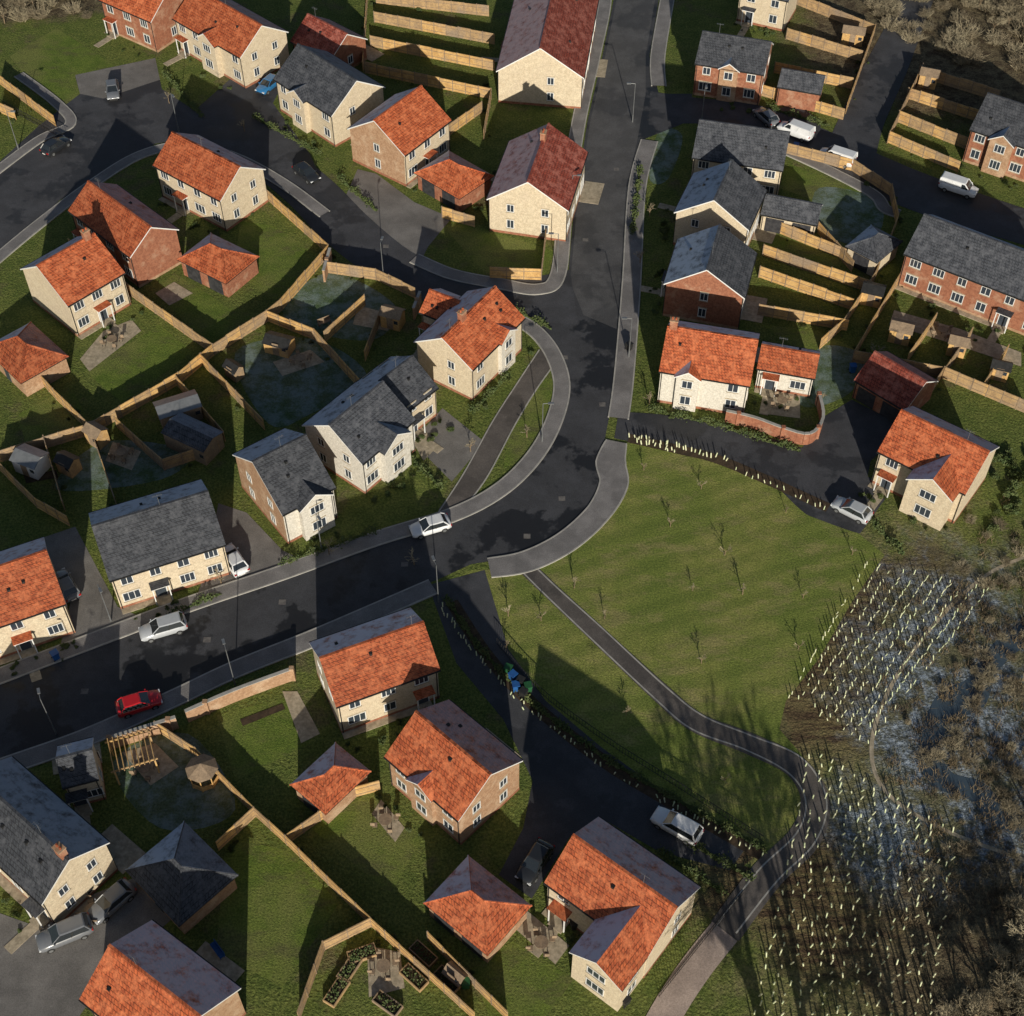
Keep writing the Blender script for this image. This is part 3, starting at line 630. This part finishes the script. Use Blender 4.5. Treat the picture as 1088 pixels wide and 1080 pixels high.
for u,v in ((684,500),(736,628),(789,632),(853,636),(745,705),(642,658),(712,560),(665,760),(770,590),(905,590),(610,625),(848,690),(770,830),(575,660),(538,690),(540,655),(835,545),(745,520)):
    o=put('sapling',random.choice(SAP),u,v,random.uniform(.75,1.1))
for u,v in ((500,480),(560,465),(440,600),(330,560),(690,230),(680,280),(930,380),(870,430),(690,430),(350,590),(235,620),(180,110),(260,140),(400,160)):
    put('young_tree',random.choice(SAP),u,v,1.3)
CL=((1040,722,28,14),(1025,800,24,14),(1080,840,16,20),(1050,930,28,16),(1075,600,20,25),(1060,660,25,20))
for _ in range(95):
    cu,cv,su,sv=random.choice(CL); put('scrub_bush',random.choice(TB),random.gauss(cu,su*1.2),random.gauss(cv,sv*1.4),random.choice((.35,.5,.7,1.0)),random.uniform(.3,.8))
for _ in range(110):
    u=random.uniform(930,1110); v=random.uniform(960,1110)
    if u<1200-(v-900)*1.0: continue
    put('scrub_bush',random.choice(TB),u,v,random.uniform(.6,1.8),random.uniform(.6,1.4))
for _ in range(90):
    u=random.uniform(930,1110); v=random.uniform(-40,75)
    if v>(u-880)*.5: continue
    put('scrub_bush',random.choice(TB),u,v,random.uniform(.8,2.2))
for _ in range(35):
    put('scrub_bush',random.choice(TB),random.uniform(-20,95),random.uniform(-30,22),random.uniform(.8,2))
for _ in range(22): put('shrub',random.choice(SH),random.uniform(1055,1100),random.uniform(480,590),random.uniform(.5,1.1))
mb=MB()
for c_ in range(260):
    if c_<150: cu,cv,su,sv=random.choice(CL+((985,770,10,22),)); u=random.gauss(cu,su*1.5); v=random.gauss(cv,sv*1.6)
    else: u=random.uniform(930,1100); v=random.uniform(620,1000)
    p=g(u,v)
    for _ in range(40):
        a=p+Vector((random.gauss(0,.35),random.gauss(0,.35),0)); h=random.uniform(.2,.75); t=Vector((random.gauss(0,.25),random.gauss(0,.25),h)); s=Vector((random.uniform(-1,1),random.uniform(-1,1),0)).normalized()*.03
        mb.poly([a-s,a+s,a+t],'reed')
mb.obj('rushes')
for (C,rz,L,d,gar) in HOUSES:
    if L<2.5 or gar: continue
    r=random; n=r.randint(5,10)
    for i in range(n):
        lx=r.uniform(-L,L); ly=-d-r.uniform(.5,2.4); x=C.x+math.cos(rz)*lx-math.sin(rz)*ly; y=C.y+math.sin(rz)*lx+math.cos(rz)*ly
        link('shrub',r.choice(SH),None,(x,y,0),r.uniform(0,6),r.uniform(.25,.6))
for _ in range(130):
    a,b=random.choice(FP); t=random.random(); d=(b-a).normalized(); p=a.lerp(b,t)+Vector((-d.y,d.x,0))*random.choice((-.6,.6))
    link('shrub',random.choice(SH),None,(p.x,p.y,0),random.uniform(0,6),random.uniform(.2,.55))
def hedge(pts,h=.9,wd=.9):
    P=W(pts); mb=MB()
    for a,b in zip(P,P[1:]):
        n=int((b-a).length*110)
        for _ in range(n):
            t=random.random(); k=.6+.4*math.sin(t*(b-a).length*2.1)
            p=a.lerp(b,t)+Vector((random.gauss(0,wd*.3*k),random.gauss(0,wd*.3*k),random.uniform(.05,h*k)))
            s=random.uniform(.06,.15); u=Vector((random.gauss(0,1),random.gauss(0,1),random.gauss(0,.6))).normalized(); v=u.orthogonal().normalized()
            mb.poly([p-u*s,p+v*s*.7,p+u*s,p-v*s*.7],'leaf')
    mb.obj('hedge')
for h_ in ([(690,436),(760,452),(800,465),(850,480)],[(730,895),(800,935)],[(500,440),(540,400)],[(430,480),(470,520)],[(175,80),(215,125)],[(360,190),(400,225)],[(270,125),(340,165)],[(815,115),(880,135)],[(925,555),(960,590)],[(680,180),(672,250)],[(700,905),(770,950)],[(545,330),(585,350)],[(180,655),(235,632)],[(300,600),(400,565)]):
    hedge(h_)
hedge([(474,636),(508,688),(565,748),(642,806),(704,842),(812,903)],.55,.8)
# ---------------- vehicles ----------------
def carpaint(name,c):
    m,nt,b=newmat(name,.3,.5); b.inputs['Coat Weight'].default_value=.6; b.inputs['Coat Roughness'].default_value=.1
    v=N(nt,'ShaderNodeTexCoord').outputs['Object']; nt.links.new(mixc(nt,rampf(nt,noise(nt,v,1.5),.4,.6),c,tuple(x*.93 for x in c)),b.inputs['Base Color']); M[name]=m
for k,c in (('paint_white',(.75,.76,.78)),('paint_red',(.5,.015,.02)),('paint_black',(.02,.022,.026)),('paint_grey',(.16,.17,.19)),('paint_silver',(.45,.47,.5)),('paint_blue',(.03,.16,.36))): carpaint(k,c)
M['cglass'],_n,_b=newmat('car_glass',.06,.9); _b.inputs['Base Color'].default_value=(.02,.025,.03,1)
M['tyre']=simple('tyre_rubber',(.02,.02,.02),(.03,.03,.03),3,.9)
M['lamp_red']=simple('tail_light',(.35,.01,.01),(.3,.01,.01),3,.3)
M['lamp_w']=simple('head_light',(.7,.72,.75),(.6,.62,.65),3,.15)
def car(nose,tail,paint,kind='car',name='parked_car'):
    a=g(*nose,.5);b=g(*tail,.5); d=(a-b); c=(a+b)/2
    e=bpy.data.objects.new(name,None); scene.collection.objects.link(e); e.location=(c.x,c.y,.03); e.rotation_euler=(0,0,math.atan2(d.y,d.x))
    Ln={'car':4.25,'suv':4.6,'van':4.9}[kind]; k=Ln/4.3; up={'car':0,'suv':.18,'van':.35}[kind]
    st=[(-2.15,.70,.42,.72),(-2.08,.82,.3,.93),(-1.75,.87,.24,1.0),(-1.2,.9,.24,1.0),(-.4,.9,.24,.98),(.4,.9,.24,.97),(1.0,.89,.24,.95),(1.5,.87,.24,.88),(1.92,.82,.26,.78),(2.1,.72,.32,.66),(2.15,.6,.42,.58)]
    mb=MB(); mb.mi(paint); R=[]
    for x,wd,zb,zt in st:
        zt+=up*.8; zb+=up*.3
        ring=[(x*k,-wd*.88,zb),(x*k,-wd,zb+.15),(x*k,-wd,zt-.28),(x*k,-wd*.95,zt-.08),(x*k,-wd*.8,zt),(x*k,0,zt+.03),(x*k,wd*.8,zt),(x*k,wd*.95,zt-.08),(x*k,wd,zt-.28),(x*k,wd,zb+.15),(x*k,wd*.88,zb)]
        R.append(len(mb.v)); mb.v+=ring
    for i in range(len(R)-1):
        for j in range(10): mb.f.append((R[i]+j,R[i]+j+1,R[i+1]+j+1,R[i+1]+j)); mb.m.append(0)
    mb.f.append(tuple(R[0]+j for j in range(10,-1,-1))); mb.m.append(0); mb.f.append(tuple(R[-1]+j for j in range(11))); mb.m.append(0)
    mb.obj('body',e,True)
    zb=.93+up*.8; zt=1.44+up*1.4
    if kind=='van': B=(-2.12,1.35);T=(-2.05,.75)
    elif kind=='suv': B=(-2.0,1.05);T=(-1.7,.3)
    else: B=(-1.85,1.05);T=(-1.35,.2)
    mb=MB()
    b0,b1=B[0]*k,B[1]*k;t0,t1=T[0]*k,T[1]*k; wb,wt=.82,.64 if kind!='van' else .74
    v=[(b0,-wb,zb),(b1,-wb*.95,zb),(b1,wb*.95,zb),(b0,wb,zb),(t0,-wt,zt),(t1,-wt*.96,zt),(t1,wt*.96,zt),(t0,wt,zt)]
    sidek='cglass' if kind!='van' else paint
    for f,kk in (((0,1,5,4),sidek),((1,2,6,5),'cglass'),((2,3,7,6),sidek),((3,0,4,7),'cglass' if kind!='van' else paint)): mb.poly([v[i] for i in f],kk)
    mb.obj('windows',e)
    mb=MB()
    for zz,ins in ((zt,-.03),(zt+.06,.08)): 
        mb.v+=[(t0-0+ins,-wt+ins,zz),((t0+t1)/2,-wt+ins-.02,zz+.0),(t1-ins,-wt*.96+ins,zz),(t1-ins+.03,0,zz),(t1-ins,wt*.96-ins,zz),((t0+t1)/2,wt-ins+.02,zz),(t0+ins,wt-ins,zz)]
    mb.mi(paint)
    for j in range(7): mb.f.append((j,(j+1)%7,7+(j+1)%7,7+j)); mb.m.append(0)
    mb.f.append(tuple(range(7,14))); mb.m.append(0)
    for s in(-1,1):
        mb.tube((b1,s*wb*.95,zb),(t1,s*wt*.96,zt),.045,.045,paint,5); mb.tube((b0,s*wb,zb),(t0,s*wt,zt),.07,.07,paint,5)
        xm=(b0+b1)/2; mb.tube((xm,s*wb,zb),((t0+t1)/2-.0,s*(wt+.01),zt),.045,.045,paint if kind=='van' else 'black',5)
        mb.tube((b1-.2,s*.86,zb+.05),(b1-.2,s*1.02,zb+.1),.09,.08,paint,6,True)
    mb.obj('roof_and_pillars',e)
    if kind=='van':
        mb=MB()
        for s in(-1,1): mb.poly([(b1-.15,s*.805,zb+.05),(.45,s*.83,zb+.05),(.45,s*.775,zt-.1),(t1-.02,s*.765,zt-.1)],'cglass')
        mb.obj('cab_windows',e)
    mb=MB()
    for x in(-1.3,1.32):
        for s in(-1,1):
            mb.tube((x*k,s*.70,.33),(x*k,s*.915,.33),.33,.33,'tyre',14,True); mb.tube((x*k,s*.8,.33),(x*k,s*.93,.33),.2,.19,'metal',10,True)
    mb.obj('wheels',e)
    mb=MB()
    for s in(-1,1):
        mb.box(1.98*k,2.12*k,s*.62-.17,s*.62+.17,.55+up*.6,.7+up*.6,'lamp_w'); mb.box(-2.14*k,-2.03*k,s*.7-.13,s*.7+.13,.7+up*.6,.9+up*.6,'lamp_red')
    mb.box(2.1*k,2.17*k,-.45,.45,.35+up*.3,.55+up*.3,'black'); mb.box(-2.18*k,-2.13*k,-.26,.26,.5,.62,'pvc')
    mb.obj('lights_and_plates',e)
car((121,111),(119,83),'paint_grey'); car((75,146),(44,166),'paint_black'); car((340,196),(312,174),'paint_black'); car((274,100),(297,82),'paint_blue')
car((868,162),(910,176),'paint_white','van','parked_van'); car((1040,208),(996,194),'paint_white','van','parked_van'); car((884,532),(926,553),'paint_silver')
car((436,566),(478,554),'paint_white'); car((151,675),(196,662),'paint_silver','suv'); car((238,580),(259,612),'paint_white'); car((60,606),(80,640),'paint_grey')
car((170,741),(126,755),'paint_red'); car((101,974),(136,944),'paint_grey'); car((42,1004),(96,982),'paint_grey','suv'); car((556,936),(580,898),'paint_black')
car((693,864),(745,893),'paint_white','suv'); car((832,136),(858,146),'paint_white','van','parked_van'); car((806,118),(822,132),'paint_grey')
# ---------------- street furniture ----------------
def lamp(u,v,ang=0,h=6):
    c=g(u,v); mb=MB(); mb.tube((0,0,0),(0,0,1.2),.09,.08,'metal',8); mb.tube((0,0,1.2),(0,0,h),.055,.04,'metal',8); mb.tube((0,0,h),(.7,0,h+.08),.035,.03,'metal',6); mb.box(.55,1.15,-.13,.13,h+.03,h+.14,'metal'); mb.box(.6,1.1,-.1,.1,h,h+.029,'lamp_w')
    o=mb.obj('street_lamp'); o.location=(c.x,c.y,0); o.rotation_euler=(0,0,math.radians(ang))
for a in ((607,228,0),(592,290,180),(342,585,-60),(466,640,110),(576,470,0),(408,300,80),(672,130,180),(190,140,-60),(745,130,-90),(118,660,-60),(250,728,110),(668,380,180),(60,780,110),(20,160,0)): lamp(*a)
def bin_(u,v,k='black',rz=0):
    c=g(u,v); mb=MB(); s=.28; t=.33
    P=[(-s,-s,0),(s,-s,0),(s,s,0),(-s,s,0),(-t,-t,.95),(t,-t,.95),(t,t,.95),(-t,t,.95)]
    for f in ((0,1,5,4),(1,2,6,5),(2,3,7,6),(3,0,4,7)): mb.poly([P[i] for i in f],k)
    mb.box(-t-.03,t+.03,-t-.05,t+.03,.95,1.04,k); mb.tube((-t,t,.92),(t,t,.92),.04,.04,'black',6); mb.tube((-t,s,.1),(-t+.1,s,.1),.1,.1,'tyre',8,True); mb.tube((t-.1,s,.1),(t,s,.1),.1,.1,'tyre',8,True)
    o=mb.obj('wheelie_bin'); o.location=(c.x,c.y,.02); o.rotation_euler=(0,0,rz)
M['binblue']=simple('blue_plastic',(.02,.10,.3),(.02,.08,.26),2,.5); M['bingreen']=simple('green_plastic',(.02,.1,.04),(.02,.08,.03),2,.5)
for i,(u,v) in enumerate(((545,722),(553,728),(561,734),(548,733),(556,740),(540,715),(655,1062),(664,1066),(310,560),(88,945),(96,948),(232,590),(715,330),(668,372),(495,1048),(845,160),(610,985),(430,470),(60,700),(40,372),(35,378),(905,395))): bin_(u,v,('binblue','black','bingreen')[i%3],random.uniform(0,3))
def pergola(u,v,ang,L=4,Wd=3,name='pergola'):
    c=g(u,v); mb=MB(); a,b=L/2,Wd/2
    for x in(-a,a):
        for y in(-b,b): mb.box(x-.07,x+.07,y-.07,y+.07,0,2.3,'wood')
    for y in(-b,b): mb.box(-a-.3,a+.3,y-.05,y+.05,2.302,2.45,'wood')
    n=8
    for i in range(n+1):
        x=-a+L*i/n; mb.box(x-.04,x+.04,-b-.3,b+.3,2.452,2.57,'wood')
    o=mb.obj(name); o.location=(c.x,c.y,0); o.rotation_euler=(0,0,math.radians(ang))
pergola(145,812,20,3.6,3.2)
def planter(u,v,ang,L=2.4,Wd=1.1,h=.45):
    c=g(u,v); mb=MB(); a,b=L/2,Wd/2; t=.08
    mb.box(-a,a,-b,-b+t,0,h,'wood2'); mb.box(-a,a,b-t,b,0,h,'wood2'); mb.box(-a,-a+t,-b+t,b-t,0,h,'wood2'); mb.box(a-t,a,-b+t,b-t,0,h,'wood2'); mb.box(-a+t,a-t,-b+t,b-t,0,h-.1,'soil')
    for _ in range(90):
        p=Vector((random.uniform(-a+.15,a-.15),random.uniform(-b+.15,b-.15),h+random.uniform(-.1,.15))); s=.09; q=Vector((random.gauss(0,1),random.gauss(0,1),.3)).normalized(); r=q.orthogonal().normalized(); mb.poly([p-q*s,p+r*s,p+q*s,p-r*s],'leaf')
    o=mb.obj('raised_planter'); o.location=(c.x,c.y,0); o.rotation_euler=(0,0,math.radians(ang))
for a in ((372,1030,60),(358,1055,60),(412,1068,-35),(450,1015,-42),(476,1042,-42),(440,1040,-42),(385,1015,20)): planter(*a)
def gazebo(u,v):
    c=g(u,v); mb=MB(); n=8; R=1.3
    P=[(R*math.cos(i*math.pi/4),R*math.sin(i*math.pi/4)) for i in range(n)]
    for i in range(n):
        p,q=P[i],P[(i+1)%n]; mb.tube((*p,0),(*p,2),.06,.06,'wood',5); mb.obox(p,q,.05,.1,.8,'wood')
        mb.poly([(p[0]*1.15,p[1]*1.15,1.95),(q[0]*1.15,q[1]*1.15,1.95),(0,0,2.8)],'greywood')
    o=mb.obj('gazebo'); o.location=(c.x,c.y,0)
gazebo(218,828)
def patio_set(u,v):
    c=g(u,v,0); mb=MB(); mb.tube((0,0,.7),(0,0,.74),.6,.6,'greywood',14,True); mb.tube((0,0,0),(0,0,.7),.05,.05,'black',6)
    for i in range(4):
        t=i*math.pi/2+.4; x,y=math.cos(t)*1.0,math.sin(t)*1.0; mb.box(x-.22,x+.22,y-.22,y+.22,.4,.45,'greywood'); dx,dy=math.cos(t)*.2,math.sin(t)*.2
        mb.box(x+dx-.2,x+dx+.2,y+dy-.03,y+dy+.03,.45,.9,'greywood')
        for sx in(-.18,.18):
            for sy in(-.18,.18): mb.box(x+sx-.02,x+sx+.02,y+sy-.02,y+sy+.02,0,.4,'black')
    o=mb.obj('patio_table_set'); o.location=(c.x,c.y,.03)
for p in ((120,365),(575,1005),(410,875),(830,430),(320,385),(100,970),(155,820),(1000,355),(408,1030),(130,485)): patio_set(*p)
def bench(u,v,ang,k='binblue'):
    c=g(u,v); mb=MB(); mb.box(-.8,.8,-.25,.2,.42,.47,k); mb.box(-.8,.8,.2,.25,.47,.95,k)
    for x in(-.7,.7): mb.box(x-.04,x+.04,-.22,-.16,0,.42,k); mb.box(x-.04,x+.04,.14,.2,0,.42,k); mb.box(x-.04,x+.04,-.25,.2,.62,.66,k)
    o=mb.obj('garden_bench'); o.location=(c.x,c.y,0); o.rotation_euler=(0,0,math.radians(ang))
bench(232,1012,-50); bench(345,345,30,'greywood')
